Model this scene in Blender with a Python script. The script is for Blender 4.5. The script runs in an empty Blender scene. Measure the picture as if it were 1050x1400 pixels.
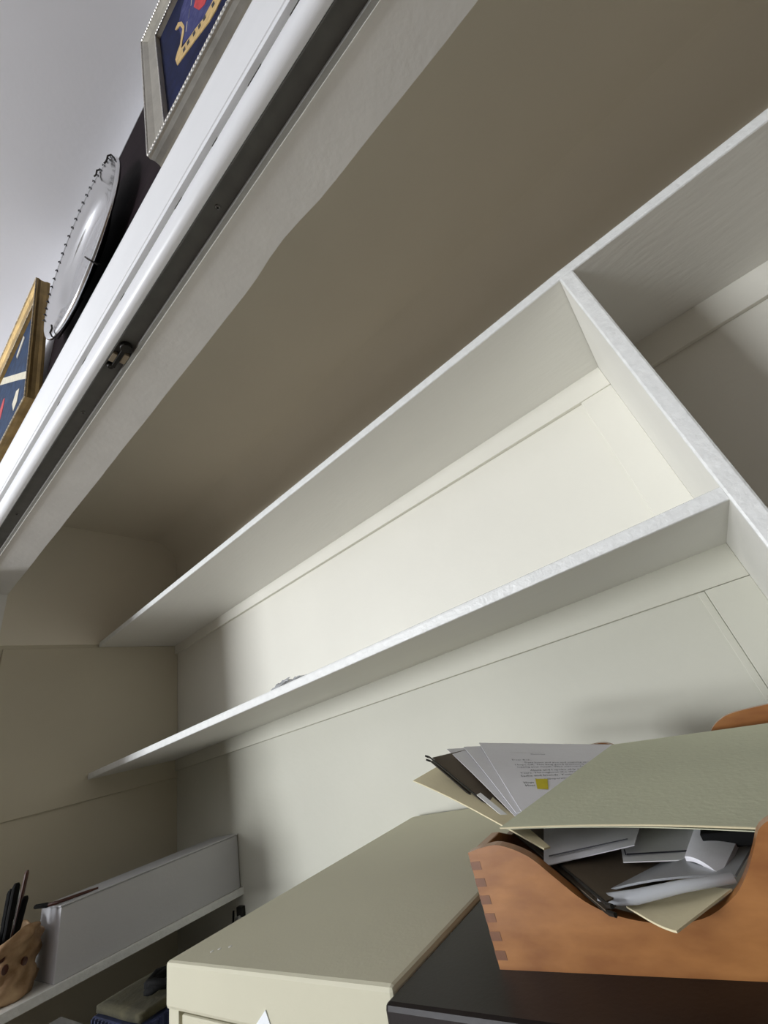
import bpy, bmesh, math, random
from mathutils import Vector, Matrix
random.seed(7)
C = bpy.context.scene.collection
CZ = 1.5                      # eye height: coordinates below are written relative to the eye, floor at -1.5

# ------------------------------------------------------------------ camera
cam_d = bpy.data.cameras.new('camera'); cam = bpy.data.objects.new('camera', cam_d); C.objects.link(cam)
cam_d.sensor_fit = 'HORIZONTAL'; cam_d.sensor_width = 36.0
cam_d.lens = 549.07 / 1050 * 36.0; cam_d.clip_start = 0.01
right = Vector((0.74206909, 0.62382731, -0.24530177))
down = Vector((-0.47512255, 0.23134917, -0.84896179))
fwd = Vector((-0.47285519, 0.74653671, 0.46807149))
m3 = Matrix((right, -down, -fwd)).transposed()
cam.matrix_world = Matrix.Translation((0, 0, CZ)) @ m3.to_4x4()
bpy.context.scene.camera = cam

# ------------------------------------------------------------------ world, lights, exposure
w = bpy.data.worlds.new('world'); bpy.context.scene.world = w; w.use_nodes = True
w.node_tree.nodes['Background'].inputs[0].default_value = (0.62, 0.72, 0.85, 1)
w.node_tree.nodes['Background'].inputs[1].default_value = 0.6
def area(name, loc, target, sx, sy, energy, col):
    d = bpy.data.lights.new(name, 'AREA'); d.shape = 'RECTANGLE'; d.size = sx; d.size_y = sy
    d.energy = energy; d.color = col
    o = bpy.data.objects.new(name, d); C.objects.link(o); o.location = loc
    o.rotation_euler = (Vector(target) - Vector(loc)).to_track_quat('-Z', 'Y').to_euler()
    return o
area('window_daylight', (-3.60, -4.45, CZ + 0.18), (-3.60, 0, CZ + 0.18), 1.75, 1.30, 190, (0.93, 0.96, 1.0))
vs = bpy.context.scene.view_settings
vs.view_transform = 'Standard'; vs.look = 'None'; vs.gamma = 1.0; vs.use_curve_mapping = False
vs.exposure = 0.62

# ------------------------------------------------------------------ materials
def mat(name, col, rough=0.6, var=0.06, scale=8.0, bump=0.0, bscale=60.0, metal=0.0, stretch=(1, 1, 1), col2=None, spec=0.5, coat=0.0, alpha=1.0, trans=0.0):
    m = bpy.data.materials.new(name); m.use_nodes = True
    nt = m.node_tree; b = nt.nodes['Principled BSDF']
    b.inputs['Roughness'].default_value = rough; b.inputs['Metallic'].default_value = metal
    b.inputs['Specular IOR Level'].default_value = spec
    if coat: b.inputs['Coat Weight'].default_value = coat; b.inputs['Coat Roughness'].default_value = 0.15
    if trans: b.inputs['Transmission Weight'].default_value = trans
    if alpha < 1: b.inputs['Alpha'].default_value = alpha
    tc = nt.nodes.new('ShaderNodeTexCoord'); mp = nt.nodes.new('ShaderNodeMapping')
    mp.inputs['Scale'].default_value = stretch
    nt.links.new(tc.outputs['Object'], mp.inputs['Vector'])
    nz = nt.nodes.new('ShaderNodeTexNoise'); nz.inputs['Scale'].default_value = scale; nz.inputs['Detail'].default_value = 4
    nt.links.new(mp.outputs[0], nz.inputs['Vector'])
    rp = nt.nodes.new('ShaderNodeValToRGB')
    c2 = col2 if col2 else tuple(max(0, c * (1 - 2 * var)) for c in col)
    rp.color_ramp.elements[0].position = 0.3; rp.color_ramp.elements[1].position = 0.7
    rp.color_ramp.elements[0].color = (*c2, 1); rp.color_ramp.elements[1].color = (*col, 1)
    nt.links.new(nz.outputs['Fac'], rp.inputs['Fac']); nt.links.new(rp.outputs[0], b.inputs['Base Color'])
    if bump:
        n2 = nt.nodes.new('ShaderNodeTexNoise'); n2.inputs['Scale'].default_value = bscale; n2.inputs['Detail'].default_value = 3
        nt.links.new(mp.outputs[0], n2.inputs['Vector'])
        bp = nt.nodes.new('ShaderNodeBump'); bp.inputs['Strength'].default_value = bump; bp.inputs['Distance'].default_value = 0.002
        nt.links.new(n2.outputs['Fac'], bp.inputs['Height']); nt.links.new(bp.outputs[0], b.inputs['Normal'])
    return m
M = {}
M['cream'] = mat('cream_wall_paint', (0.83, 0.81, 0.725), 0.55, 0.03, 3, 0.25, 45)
M['cream_low_shade'] = mat('cream_paint_lower_shade', (0.61, 0.60, 0.51), 0.55, 0.03, 3, 0.25, 45)  # cream darkened and greened: lower-bay shade and bounce light put into the colour
M['left'] = mat('cream_paint_left_shade', (0.60, 0.55, 0.425), 0.6, 0.03, 3, 0.2, 45)  # darker cream: the left wall's lack of direct light put into the colour
M['shelf'] = mat('white_shelf_paint', (0.84, 0.83, 0.78), 0.45, 0.025, 6, 0.3, 90, stretch=(0.3, 1, 1))
M['edge'] = mat('brushed_white_gloss_paint', (0.88, 0.89, 0.87), 0.4, 0.05, 60, 0.6, 150)
M['taupe'] = mat('taupe_closet_ceiling_paint', (0.80, 0.745, 0.625), 0.8, 0.03, 2, 0.2, 50)
M['plaster'] = mat('scuffed_grey_plaster', (0.88, 0.87, 0.845), 0.7, 0.04, 9, 0.3, 70)
M['trim'] = mat('white_trim_gloss', (0.87, 0.88, 0.90), 0.35, 0.03, 20, 0.15, 40, stretch=(0.2, 1, 1))
M['room_wall'] = mat('room_wall_paint', (0.36, 0.35, 0.33), 0.8, 0.02, 2, 0.15, 60)
M['room'] = mat('pale_room_paint', (0.85, 0.855, 0.89), 0.8, 0.02, 2, 0.15, 60)
M['floor'] = mat('oak_floor', (0.25, 0.205, 0.165), 0.5, 0.15, 4, 0.1, 30, stretch=(0.3, 4, 1))
M['track'] = mat('dull_grey_track_metal', (0.15, 0.15, 0.14), 0.6, 0.10, 30, 0.1, 80)
M['lip'] = mat('grey_flange_and_recess_shade', (0.42, 0.42, 0.40), 0.5, 0.06, 40, metal=0.2)
M['iron'] = mat('dark_oily_metal', (0.03, 0.028, 0.024), 0.5, 0.2, 60, metal=0.5)
M['tan_block'] = mat('tan_nylon', (0.33, 0.27, 0.19), 0.6, 0.08, 40)
M['screw'] = mat('zinc_screw', (0.25, 0.25, 0.24), 0.35, 0.1, 100, metal=0.8)
M['silverframe'] = mat('champagne_silver_leaf', (0.60, 0.57, 0.49), 0.35, 0.12, 25, 0.3, 120, metal=0.65, stretch=(1, 1, 1))
M['rope'] = mat('bright_silver_bead', (0.85, 0.83, 0.78), 0.3, 0.2, 200, metal=0.5)
M['goldframe'] = mat('antique_gold_leaf', (0.50, 0.34, 0.13), 0.4, 0.2, 22, 0.4, 100, metal=0.55)
M['goldrope'] = mat('worn_gold_bead', (0.80, 0.68, 0.48), 0.35, 0.35, 160, metal=0.4)
M['navy'] = mat('navy_silk', (0.008, 0.014, 0.062), 0.7, 0.25, 40, 0.2, 300, spec=0.15)
M['navy2'] = mat('slate_blue_silk', (0.03, 0.06, 0.13), 0.7, 0.25, 40, 0.2, 300, spec=0.15)
M['goldthread'] = mat('gold_thread', (0.72, 0.50, 0.20), 0.5, 0.15, 90, 0.4, 300)
M['violet'] = mat('violet_thread', (0.075, 0.08, 0.20), 0.7, 0.0, 70, 0.3, 300, col2=(0.03, 0.035, 0.13), spec=0.15)
M['red'] = mat('scarlet_thread', (0.65, 0.04, 0.05), 0.6, 0.2, 90)
M['ivory'] = mat('ivory_thread', (0.75, 0.70, 0.55), 0.6, 0.1, 90)
M['ink'] = mat('black_ink', (0.03, 0.03, 0.04), 0.7, 0.1, 90)
M['greyink'] = mat('grey_print', (0.16, 0.16, 0.19), 0.7, 0.1, 90)
M['backing'] = mat('brown_backing', (0.16, 0.10, 0.06), 0.8, 0.1, 20)
M['silver'] = mat('polished_silver', (0.90, 0.91, 0.93), 0.15, 0.04, 6, 0.4, 12, metal=1.0)
M['tarnish'] = mat('dark_tarnished_silver', (0.06, 0.06, 0.065), 0.4, 0.2, 60, metal=0.7)
M['wire'] = mat('dark_wire', (0.06, 0.055, 0.05), 0.4, 0.2, 60, metal=0.7)
M['darkwood'] = mat('polished_dark_mahogany', (0.022, 0.014, 0.017), 0.6, 0.3, 12, metal=0, stretch=(1, 1, 6), spec=0.03)
M['cabinet'] = mat('beige_cabinet_enamel', (0.64, 0.615, 0.47), 0.55, 0.02, 5, 0.08, 260, spec=0.2)
M['gap'] = mat('dark_recess', (0.05, 0.048, 0.04), 0.8, 0.1, 20)
M['browncab'] = mat('dark_brown_enamel', (0.012, 0.008, 0.008), 0.4, 0.2, 8, 0.04, 260, spec=0.25)
M['chrome'] = mat('brushed_chrome', (0.55, 0.55, 0.55), 0.3, 0.1, 80, metal=0.9)
M['wood'] = mat('varnished_cherry', (0.43, 0.19, 0.06), 0.32, 0.1, 16, 0.05, 40, stretch=(1.5, 3, 4), col2=(0.27, 0.105, 0.032), coat=0.3)
M['joint'] = mat('cherry_end_grain', (0.23, 0.09, 0.035), 0.45, 0.15, 60)
M['olive'] = mat('grey_green_card', (0.66, 0.675, 0.50), 0.75, 0.05, 6, 0.15, 200)
M['manila'] = mat('cream_manila_card', (0.72, 0.64, 0.42), 0.7, 0.04, 8, 0.1, 120)
M['brownfolder'] = mat('dark_brown_hanging_folder', (0.105, 0.078, 0.05), 0.75, 0.1, 14, 0.1, 200)
M['paper'] = mat('white_letter_paper', (0.84, 0.835, 0.87), 0.8, 0.02, 8, 0.1, 120)
M['paper2'] = mat('greyish_paper', (0.74, 0.74, 0.73), 0.8, 0.03, 8, 0.1, 120)
M['yellow'] = mat('yellow_highlighter', (0.70, 0.58, 0.01), 0.7, 0.05, 60)
M['black'] = mat('matt_black', (0.009, 0.009, 0.009), 0.8, 0.1, 40, spec=0.1)
M['plastic'] = mat('milky_clear_plastic', (0.62, 0.64, 0.67), 0.25, 0.05, 12, 0.2, 20, alpha=0.62)
M['whitebox'] = mat('white_carton', (0.60, 0.60, 0.62), 0.7, 0.02, 10, 0.15, 150)
M['clay'] = mat('tan_unglazed_clay', (0.55, 0.37, 0.21), 0.75, 0.2, 30, 0.6, 60, col2=(0.24, 0.135, 0.06))
M['penwhite'] = mat('white_pen_plastic', (0.75, 0.76, 0.78), 0.35, 0.03, 20)
M['brownpen'] = mat('red_brown_lacquer', (0.09, 0.028, 0.015), 0.35, 0.2, 40)
M['ribnavy'] = mat('navy_ribbed_cloth', (0.016, 0.026, 0.085), 0.8, 0.3, 60)
M['blanket'] = mat('olive_wool', (0.07, 0.062, 0.03), 0.95, 0.25, 25, 0.5, 120)
M['greycard'] = mat('grey_board', (0.17, 0.165, 0.15), 0.8, 0.1, 14)
M['tote'] = mat('charcoal_plastic', (0.06, 0.06, 0.06), 0.6, 0.1, 14)
M['note'] = mat('bright_note_paper', (0.90, 0.93, 0.96), 0.6, 0.02, 20)
M['glass'] = mat('window_glass', (1, 1, 1), 0.0, 0.0, 5, trans=1.0)

# ------------------------------------------------------------------ mesh helpers (bmesh in eye-relative coordinates)
def box(bm, x0, x1, y0, y1, z0, z1, rot=None, c=None):
    vs_ = [bm.verts.new(p) for p in ((x0, y0, z0), (x1, y0, z0), (x1, y1, z0), (x0, y1, z0), (x0, y0, z1), (x1, y0, z1), (x1, y1, z1), (x0, y1, z1))]
    for f in ((0, 3, 2, 1), (4, 5, 6, 7), (0, 1, 5, 4), (1, 2, 6, 5), (2, 3, 7, 6), (3, 0, 4, 7)):
        bm.faces.new([vs_[i] for i in f])
    if rot is not None:
        c = Vector(c) if c else Vector(((x0 + x1) / 2, (y0 + y1) / 2, (z0 + z1) / 2))
        for v in vs_: v.co = c + rot @ (v.co - c)
    return vs_
def prism(bm, poly, axis, a, b):
    """poly of 2-D points extruded along axis from a to b. axis x: (y,z); y: (x,z); z: (x,y)"""
    def mk(p, t):
        return (t, p[0], p[1]) if axis == 'x' else ((p[0], t, p[1]) if axis == 'y' else (p[0], p[1], t))
    A = [bm.verts.new(mk(p, a)) for p in poly]; B = [bm.verts.new(mk(p, b)) for p in poly]
    n = len(poly)
    bm.faces.new(A); bm.faces.new(B[::-1])
    for i in range(n): bm.faces.new((A[i], B[i], B[(i + 1) % n], A[(i + 1) % n]))
    return A + B
def tube(bm, pts, rad, n=8, cap=True):
    pts = [Vector(p) for p in pts]; rads = rad if isinstance(rad, (list, tuple)) else [rad] * len(pts)
    rings = []; prev = None
    for i, p in enumerate(pts):
        d = (pts[min(i + 1, len(pts) - 1)] - pts[max(i - 1, 0)]).normalized()
        ref = prev if prev is not None else (Vector((0, 0, 1)) if abs(d.z) < 0.9 else Vector((1, 0, 0)))
        u = (ref - d * ref.dot(d)).normalized(); v = d.cross(u); prev = u
        rings.append([bm.verts.new(p + (u * math.cos(2 * math.pi * k / n) + v * math.sin(2 * math.pi * k / n)) * rads[i]) for k in range(n)])
    for r0, r1 in zip(rings, rings[1:]):
        for k in range(n): bm.faces.new((r0[k], r0[(k + 1) % n], r1[(k + 1) % n], r1[k]))
    if cap: bm.faces.new(rings[0][::-1]); bm.faces.new(rings[-1])
    return rings
def lathe(bm, prof, n, xf):
    """prof: list of (r, h); xf maps local (x,y,h) to Vector"""
    rings = []
    for r, h in prof:
        if r < 1e-6: rings.append([bm.verts.new(xf(0, 0, h))])
        else: rings.append([bm.verts.new(xf(r * math.cos(2 * math.pi * k / n), r * math.sin(2 * math.pi * k / n), h)) for k in range(n)])
    for a, b in zip(rings, rings[1:]):
        for k in range(n):
            k2 = (k + 1) % n
            if len(a) == 1 and len(b) == 1: continue
            if len(a) == 1: bm.faces.new((a[0], b[k2], b[k]))
            elif len(b) == 1: bm.faces.new((a[k], a[k2], b[0]))
            else: bm.faces.new((a[k], a[k2], b[k2], b[k]))
def sheet(bm, c, t=0.0012, nu=10, nv=10, bend=None):
    """four corners c00,c10,c11,c01; a thin curved slab with two faces and edges"""
    c = [Vector(p) for p in c]
    nrm = (c[1] - c[0]).cross(c[3] - c[0]).normalized()
    if nrm.z < 0: nrm = -nrm
    top = []; bot = []
    for j in range(nv + 1):
        rt = []; rb = []
        for i in range(nu + 1):
            u = i / nu; v = j / nv
            p = c[0] * (1 - u) * (1 - v) + c[1] * u * (1 - v) + c[2] * u * v + c[3] * (1 - u) * v
            if bend: p = p + Vector(bend(u, v))
            rt.append(bm.verts.new(p + nrm * t)); rb.append(bm.verts.new(p))
        top.append(rt); bot.append(rb)
    for j in range(nv):
        for i in range(nu):
            bm.faces.new((top[j][i], top[j][i + 1], top[j + 1][i + 1], top[j + 1][i]))
            bm.faces.new((bot[j][i], bot[j + 1][i], bot[j + 1][i + 1], bot[j][i + 1]))
    for i in range(nu):
        bm.faces.new((top[0][i], bot[0][i], bot[0][i + 1], top[0][i + 1]))
        bm.faces.new((top[nv][i], top[nv][i + 1], bot[nv][i + 1], bot[nv][i]))
    for j in range(nv):
        bm.faces.new((top[j][0], top[j + 1][0], bot[j + 1][0], bot[j][0]))
        bm.faces.new((top[j][nu], bot[j][nu], bot[j + 1][nu], top[j + 1][nu]))
def new(): return bmesh.new()
def obj(name, bm, m, parent=None, bevel=0.0, smooth=False, label=None):
    """link one mesh; its origin is its parent's origin, or its own base when it is top-level"""
    bmesh.ops.recalc_face_normals(bm, faces=bm.faces)
    if parent is not None:
        org = Vector(parent['_org'])
    else:
        xs = [v.co.x for v in bm.verts]; ys = [v.co.y for v in bm.verts]; zs = [v.co.z for v in bm.verts]
        org = Vector(((min(xs) + max(xs)) / 2, (min(ys) + max(ys)) / 2, min(zs)))
    for v in bm.verts: v.co -= org
    me = bpy.data.meshes.new(name); bm.to_mesh(me); bm.free()
    if smooth:
        for p in me.polygons: p.use_smooth = True
    me.materials.append(M[m] if isinstance(m, str) else m)
    o = bpy.data.objects.new(name, me); C.objects.link(o)
    o['_org'] = org
    if parent is not None: o.parent = parent
    else: o.location = org + Vector((0, 0, CZ))
    if bevel:
        md = o.modifiers.new('bevel', 'BEVEL'); md.width = bevel; md.segments = 2; md.limit_method = 'ANGLE'
    if label: o['label'] = label
    return o
def thing(name, label, cat, base, group=None):
    o = bpy.data.objects.new(name, None); C.objects.link(o); o.empty_display_size = 0.05
    o['_org'] = Vector(base); o.location = Vector(base) + Vector((0, 0, CZ))
    o['label'] = label; o['category'] = cat
    if group: o['group'] = group
    return o
def tag(o, label, cat, group=None):
    o['label'] = label; o['category'] = cat
    if group: o['group'] = group
    return o
def struct(name, bm, m, bevel=0.0, parent=None):
    o = obj(name, bm, m, parent, bevel)
    if parent is None: o['kind'] = 'structure'
    return o
def bx(*a):
    bm = new(); box(bm, *a); return bm

# ------------------------------------------------------------------ the setting
FL = -1.5; XL = -1.828; YB = 0.905; XR = 1.9; ZC = 1.069; RC = 1.55
struct('floor', bx(-4.8, 2.6, -4.6, 1.05, FL - 0.1, FL), 'floor')
struct('wall_back', bx(-2.1, 2.1, YB, YB + 0.12, FL, 1.25), 'cream')
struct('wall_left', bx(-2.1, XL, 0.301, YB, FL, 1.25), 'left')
struct('wall_back_lower', bx(XL, 0.085, YB - 0.002, YB, FL, 0.074), 'cream_low_shade')  # thin overlay added to carry the lower bay's shade tone
struct('wall_right', bx(XR, 2.1, 0.301, YB, FL, 1.25), 'cream')
struct('ceiling', bx(XL, XR, 0.301, YB, ZC, 1.25), 'taupe')
# bare strip of the left and back walls above the top shelf line, in the same taupe as the ceiling
struct('wall_left_upper', bx(XL, XL + 0.003, 0.301, YB, 0.572, ZC), 'taupe')
cove = [(YB, 0.62), (YB - 0.003, 0.62), (YB - 0.003, ZC - 0.11)] + [(YB - 0.003 - 0.11 * (1 - math.cos(a * math.pi / 20)), ZC - 0.11 + 0.11 * math.sin(a * math.pi / 20)) for a in range(1, 10)] + [(YB - 0.113, ZC), (YB, ZC)]
bm = new(); prism(bm, cove, 'x', XL + 0.003, XR)
o = struct('wall_back_upper', bm, 'taupe')
for p in o.data.polygons: p.use_smooth = True
o.data.set_sharp_from_angle(angle=math.radians(25))
# header wall over the opening, jambs, room shell
struct('wall_front', bx(-4.8, 2.6, 0.165, 0.301, 0.775, RC), 'room')
struct('wall_front_left', bx(-4.8, XL + 0.012, 0.165, 0.301, FL, 0.775), 'plaster')
struct('trim_shadow_caster', bx(-1.98, -1.655, 0.13, 0.165, FL, 0.748), 'trim', 0.003)  # out-of-view casing leg, added and widened to cast shade on the back wall
struct('wall_front_right', bx(XR - 0.05, 2.6, 0.165, 0.301, FL, 0.775), 'plaster')
struct('ceiling_room', bx(-4.8, 2.6, -4.6, 0.165, RC, RC + 0.1), 'room')
struct('wall_room_left', bx(-4.9, -4.8, -4.6, 0.301, FL, RC), 'room_wall')
struct('wall_room_right', bx(2.6, 2.7, -4.6, 0.301, FL, RC), 'backing')
# rear wall with a window opening
WX0, WX1, WZ0, WZ1 = -4.5, -2.7, -0.50, 0.86
bm = new()
box(bm, -4.8, WX0, -4.6, -4.5, FL, RC); box(bm, WX1, 2.6, -4.6, -4.5, FL, RC)
box(bm, WX0, WX1, -4.6, -4.5, FL, WZ0); box(bm, WX0, WX1, -4.6, -4.5, WZ1, RC)
struct('wall_rear', bm, 'room_wall')
bm = new()
for x in (WX0, WX1 - 0.05): box(bm, x, x + 0.05, -4.56, -4.47, WZ0, WZ1)
for z in (WZ0, WZ1 - 0.05, (WZ0 + WZ1) / 2 - 0.02): box(bm, WX0 + 0.05, WX1 - 0.05, -4.56, -4.47, z, z + 0.045)
wf = struct('window_1', bm, 'trim')

# soffit under the header, with a slightly ragged plaster arris at the back
bm = new(); n = 90; x0, x1 = XL + 0.012, XR - 0.05
rows = []
for i in range(n + 1):
    x = x0 + (x1 - x0) * i / n
    j = 0.0004 * math.sin(x * 23) + random.uniform(-0.0003, 0.0003)
    if -0.34 < x < -0.12: j -= 0.007 * math.sin((x + 0.34) / 0.22 * math.pi) ** 2
    rows.append([bm.verts.new(p) for p in ((x, 0.216, 0.75), (x, 0.3005 + j, 0.75 + (0.001 if j < -0.003 else 0)), (x, 0.303 + j * 0.3, 0.775), (x, 0.216, 0.775))])
for a, b in zip(rows, rows[1:]):
    for k in range(4): bm.faces.new((a[k], a[(k + 1) % 4], b[(k + 1) % 4], b[k]))
bm.faces.new(rows[0][::-1]); bm.faces.new(rows[-1])
struct('trim_1', bm, 'plaster')
# lower rounded board of the casing, and the moulded cap above it
bm = new()
prism(bm, [(0.178, 0.750), (0.17250, 0.75000), (0.17088, 0.75011), (0.16927, 0.75045), (0.16771, 0.75101), (0.16621, 0.75178), (0.16479, 0.75276), (0.16346, 0.75393), (0.16225, 0.75527), (0.16116, 0.75678), (0.16022, 0.75842), (0.15944, 0.76019), (0.15881, 0.76205), (0.15836, 0.76399), (0.15809, 0.76598), (0.15800, 0.76800), (0.158, 0.790), (0.178, 0.790)], 'x', -2.3, 2.2)
struct('trim_2', bm, 'trim', 0.0012)
bm = new()
prism(bm, [(0.178, 0.801), (0.152, 0.801), (0.1506, 0.8080), (0.1490, 0.8085), (0.1484, 0.8105), (0.1390, 0.830), (0.1318, 0.844), (0.130, 0.848), (0.130, 0.858), (0.178, 0.858)], 'x', -2.3, 2.2)
struct('trim_3', bm, 'trim', 0.0006)
struct('trim_4', bx(-2.3, 2.2, 0.1595, 0.178, 0.790, 0.801), 'lip')  # white casing recess coloured grey to paint in the shade under the cap
bm = new(); 
for xx, l in ((-0.84, 0.012), (-0.70, 0.02), (-0.52, 0.016), (-0.32, 0.022), (-0.21, 0.014), (-0.12, 0.03), (-0.03, 0.02)):
    box(bm, xx, xx + l, 0.1573, 0.1582, 0.7885, 0.7912)
struct('trim_5', bm, 'gap')

# panels and rails on the closet walls
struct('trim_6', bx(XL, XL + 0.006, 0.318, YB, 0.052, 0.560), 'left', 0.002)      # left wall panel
T = 0.013                                                                          # thickness of the rails
struct('trim_7', bx(XL + 0.006, 0.085, YB - T, YB, 0.524, 0.60), 'cream', 0.0015)   # rail under the top shelf
struct('trim_8', bx(0.108, XR, YB - T, YB, 0.508, 0.60), 'cream', 0.0015)           # rail under the top shelf, right bay
struct('trim_9', bx(XL + 0.006, 0.085, YB - T, YB, 0.074, 0.15), 'cream_low_shade', 0.0015)   # rail under the lower shelf
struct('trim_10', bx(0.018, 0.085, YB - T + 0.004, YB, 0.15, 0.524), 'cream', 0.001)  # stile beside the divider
struct('trim_11', bx(0.018, 0.085, YB - T + 0.001, YB, -1.45, 0.0735), 'cream_low_shade', 0.001)
struct('trim_12', bx(0.006, 0.0175, YB - T + 0.008, YB, -1.45, 0.0735), 'cream_low_shade', 0.001)

# ------------------------------------------------------------------ built-in shelving
sh = thing('built_in_shelving', 'white painted built-in shelving with two long shelves and an upright divider', 'shelving', (0.0965, 0.75, FL))
YF = 0.60
def board(xs, th, name, ya=YF, yb=YB):
    """board with a slight sag: xs = [(x, underside z), ...]; returns the slab and its front edge as meshes"""
    bm = new(); rows = []
    for x, z in xs: rows.append([bm.verts.new(p) for p in ((x, ya + 0.0025, z), (x, yb, z), (x, yb, z + th), (x, ya + 0.0025, z + th))])
    for a, b in zip(rows, rows[1:]):
        for k in range(4): bm.faces.new((a[k], a[(k + 1) % 4], b[(k + 1) % 4], b[k]))
    bm.faces.new(rows[0][::-1]); bm.faces.new(rows[-1])
    o = obj(name, bm, 'shelf', sh)
    bm = new(); rows = []
    for x, z in xs:
        c = [(ya + 0.0025, z), (ya + 0.0006, z + 0.001), (ya, z + 0.004), (ya, z + th - 0.004), (ya + 0.0006, z + th - 0.001), (ya + 0.0025, z + th)]
        rows.append([bm.verts.new((x, y, zz)) for y, zz in c])
    for a, b in zip(rows, rows[1:]):
        for k in range(6): bm.faces.new((a[k], a[(k + 1) % 6], b[(k + 1) % 6], b[k]))
    bm.faces.new(rows[0][::-1]); bm.faces.new(rows[-1])
    obj('front_edge', bm, 'edge', o, smooth=False)
    return o
board([(XL + 0.006, 0.560), (-0.9, 0.567), (0.085, 0.577), (0.4, 0.570), (1.0, 0.562), (XR, 0.560)], 0.019, 'shelf')
board([(XL + 0.006, 0.113), (-1.0, 0.122), (0.085, 0.1335)], 0.0185, 'shelf')
dv = obj('divider', bx(0.085, 0.108, YF + 0.001, YB, FL, 0.576), 'shelf', sh)
bm = new(); prism(bm, [(0.085, YF + 0.001), (0.0856, YF - 0.001), (0.088, YF - 0.002), (0.105, YF - 0.002), (0.1074, YF - 0.001), (0.108, YF + 0.001)], 'z', FL, 0.576)
obj('front_edge', bm, 'edge', dv)

# crumpled scrap on the lower shelf
bm = new()
random.seed(3)
for k, (sx, yy) in enumerate(((-0.795, 0.622), (-0.772, 0.632), (-0.752, 0.640))):
    sheet(bm, [(sx - 0.014, yy - 0.012, 0.143 + 0.001 * k), (sx + 0.02, yy - 0.008, 0.143), (sx + 0.024, yy + 0.016, 0.144 + 0.014 - 0.003 * k), (sx - 0.008, yy + 0.012, 0.144 + 0.012)], 0.0006, 5, 5,
          bend=lambda u, v: (random.uniform(-.002, .002), random.uniform(-.002, .002), random.uniform(0, .005)))
tag(obj('plastic_scrap', bm, 'plastic'), 'crumpled clear scrap of plastic lying near the left end of the lower shelf', 'scrap')

# ------------------------------------------------------------------ sliding door track under the header
tr = thing('sliding_door_track', 'dark grey metal sliding door track screwed under the white header', 'door track', (0, 0.19, 0.772))
tx0, tx1 = XL + 0.014, XR - 0.052
bm = new(); box(bm, tx0, tx1, 0.1785, 0.209, 0.758, 0.775); obj('channel', bm, 'track', tr)
bm = new(); box(bm, tx0, tx1, 0.1783, 0.1797, 0.7495, 0.758); box(bm, tx0, tx1, 0.1797, 0.183, 0.7555, 0.758); obj('front_lip', bm, 'track', tr)
bm = new(); box(bm, tx0, tx1, 0.2075, 0.2090, 0.7485, 0.758); box(bm, tx0, tx1, 0.2090, 0.2145, 0.7485, 0.7495); obj('rear_flange', bm, 'lip', tr)
obj('bead', bx(tx0, tx1, 0.2145, 0.2158, 0.7470, 0.7500), 'shelf', tr, label='thin pale bead along the track')
for sx in (-0.262, -0.80, -1.27, -1.66, 0.35):
    bm = new(); lathe(bm, [(0.0, 0.7558), (0.002, 0.7556), (0.0035, 0.7563), (0.0040, 0.758)], 12, lambda x, y, h, sx=sx: Vector((sx + x, 0.195 + y, h)))
    s = obj('screw', bm, 'screw', tr)
    bm = new(); box(bm, sx - 0.0024, sx + 0.0024, 0.1946, 0.1954, 0.7551, 0.7562); box(bm, sx - 0.0004, sx + 0.0004, 0.1926, 0.1974, 0.7551, 0.7562)
    obj('screw_slot', bm, 'black', s)
# roller hanger in the track
hg = thing('door_roller_hanger', 'small black roller bracket left hanging in the sliding door track', 'roller', (-0.612, 0.193, 0.7485))
obj('bracket_arm', bx(-0.640, -0.586, 0.1895, 0.1965, 0.7480, 0.7520), 'iron', hg, 0.001)
bm = new(); lathe(bm, [(0, 0.7465), (0.009, 0.7465), (0.010, 0.748), (0.010, 0.7575), (0.0, 0.7575)], 18, lambda x, y, h: Vector((-0.583 + x, 0.194 + y, h))); obj('roller', bm, 'iron', hg)
bm = new(); lathe(bm, [(0, 0.7470), (0.0045, 0.7475), (0.0062, 0.7500), (0.0062, 0.7585), (0.0, 0.7585)], 14, lambda x, y, h: Vector((-0.641 + x, 0.189 + y, h))); obj('bolt', bm, 'iron', hg)
obj('nylon_block', bx(-0.629, -0.607, 0.1805, 0.1890, 0.7490, 0.7578), 'tan_block', hg, 0.001, label='tan block')
obj('nylon_block', bx(-0.622, -0.598, 0.1970, 0.2068, 0.7490, 0.7578), 'tan_block', hg, 0.001, label='tan block')

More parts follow.
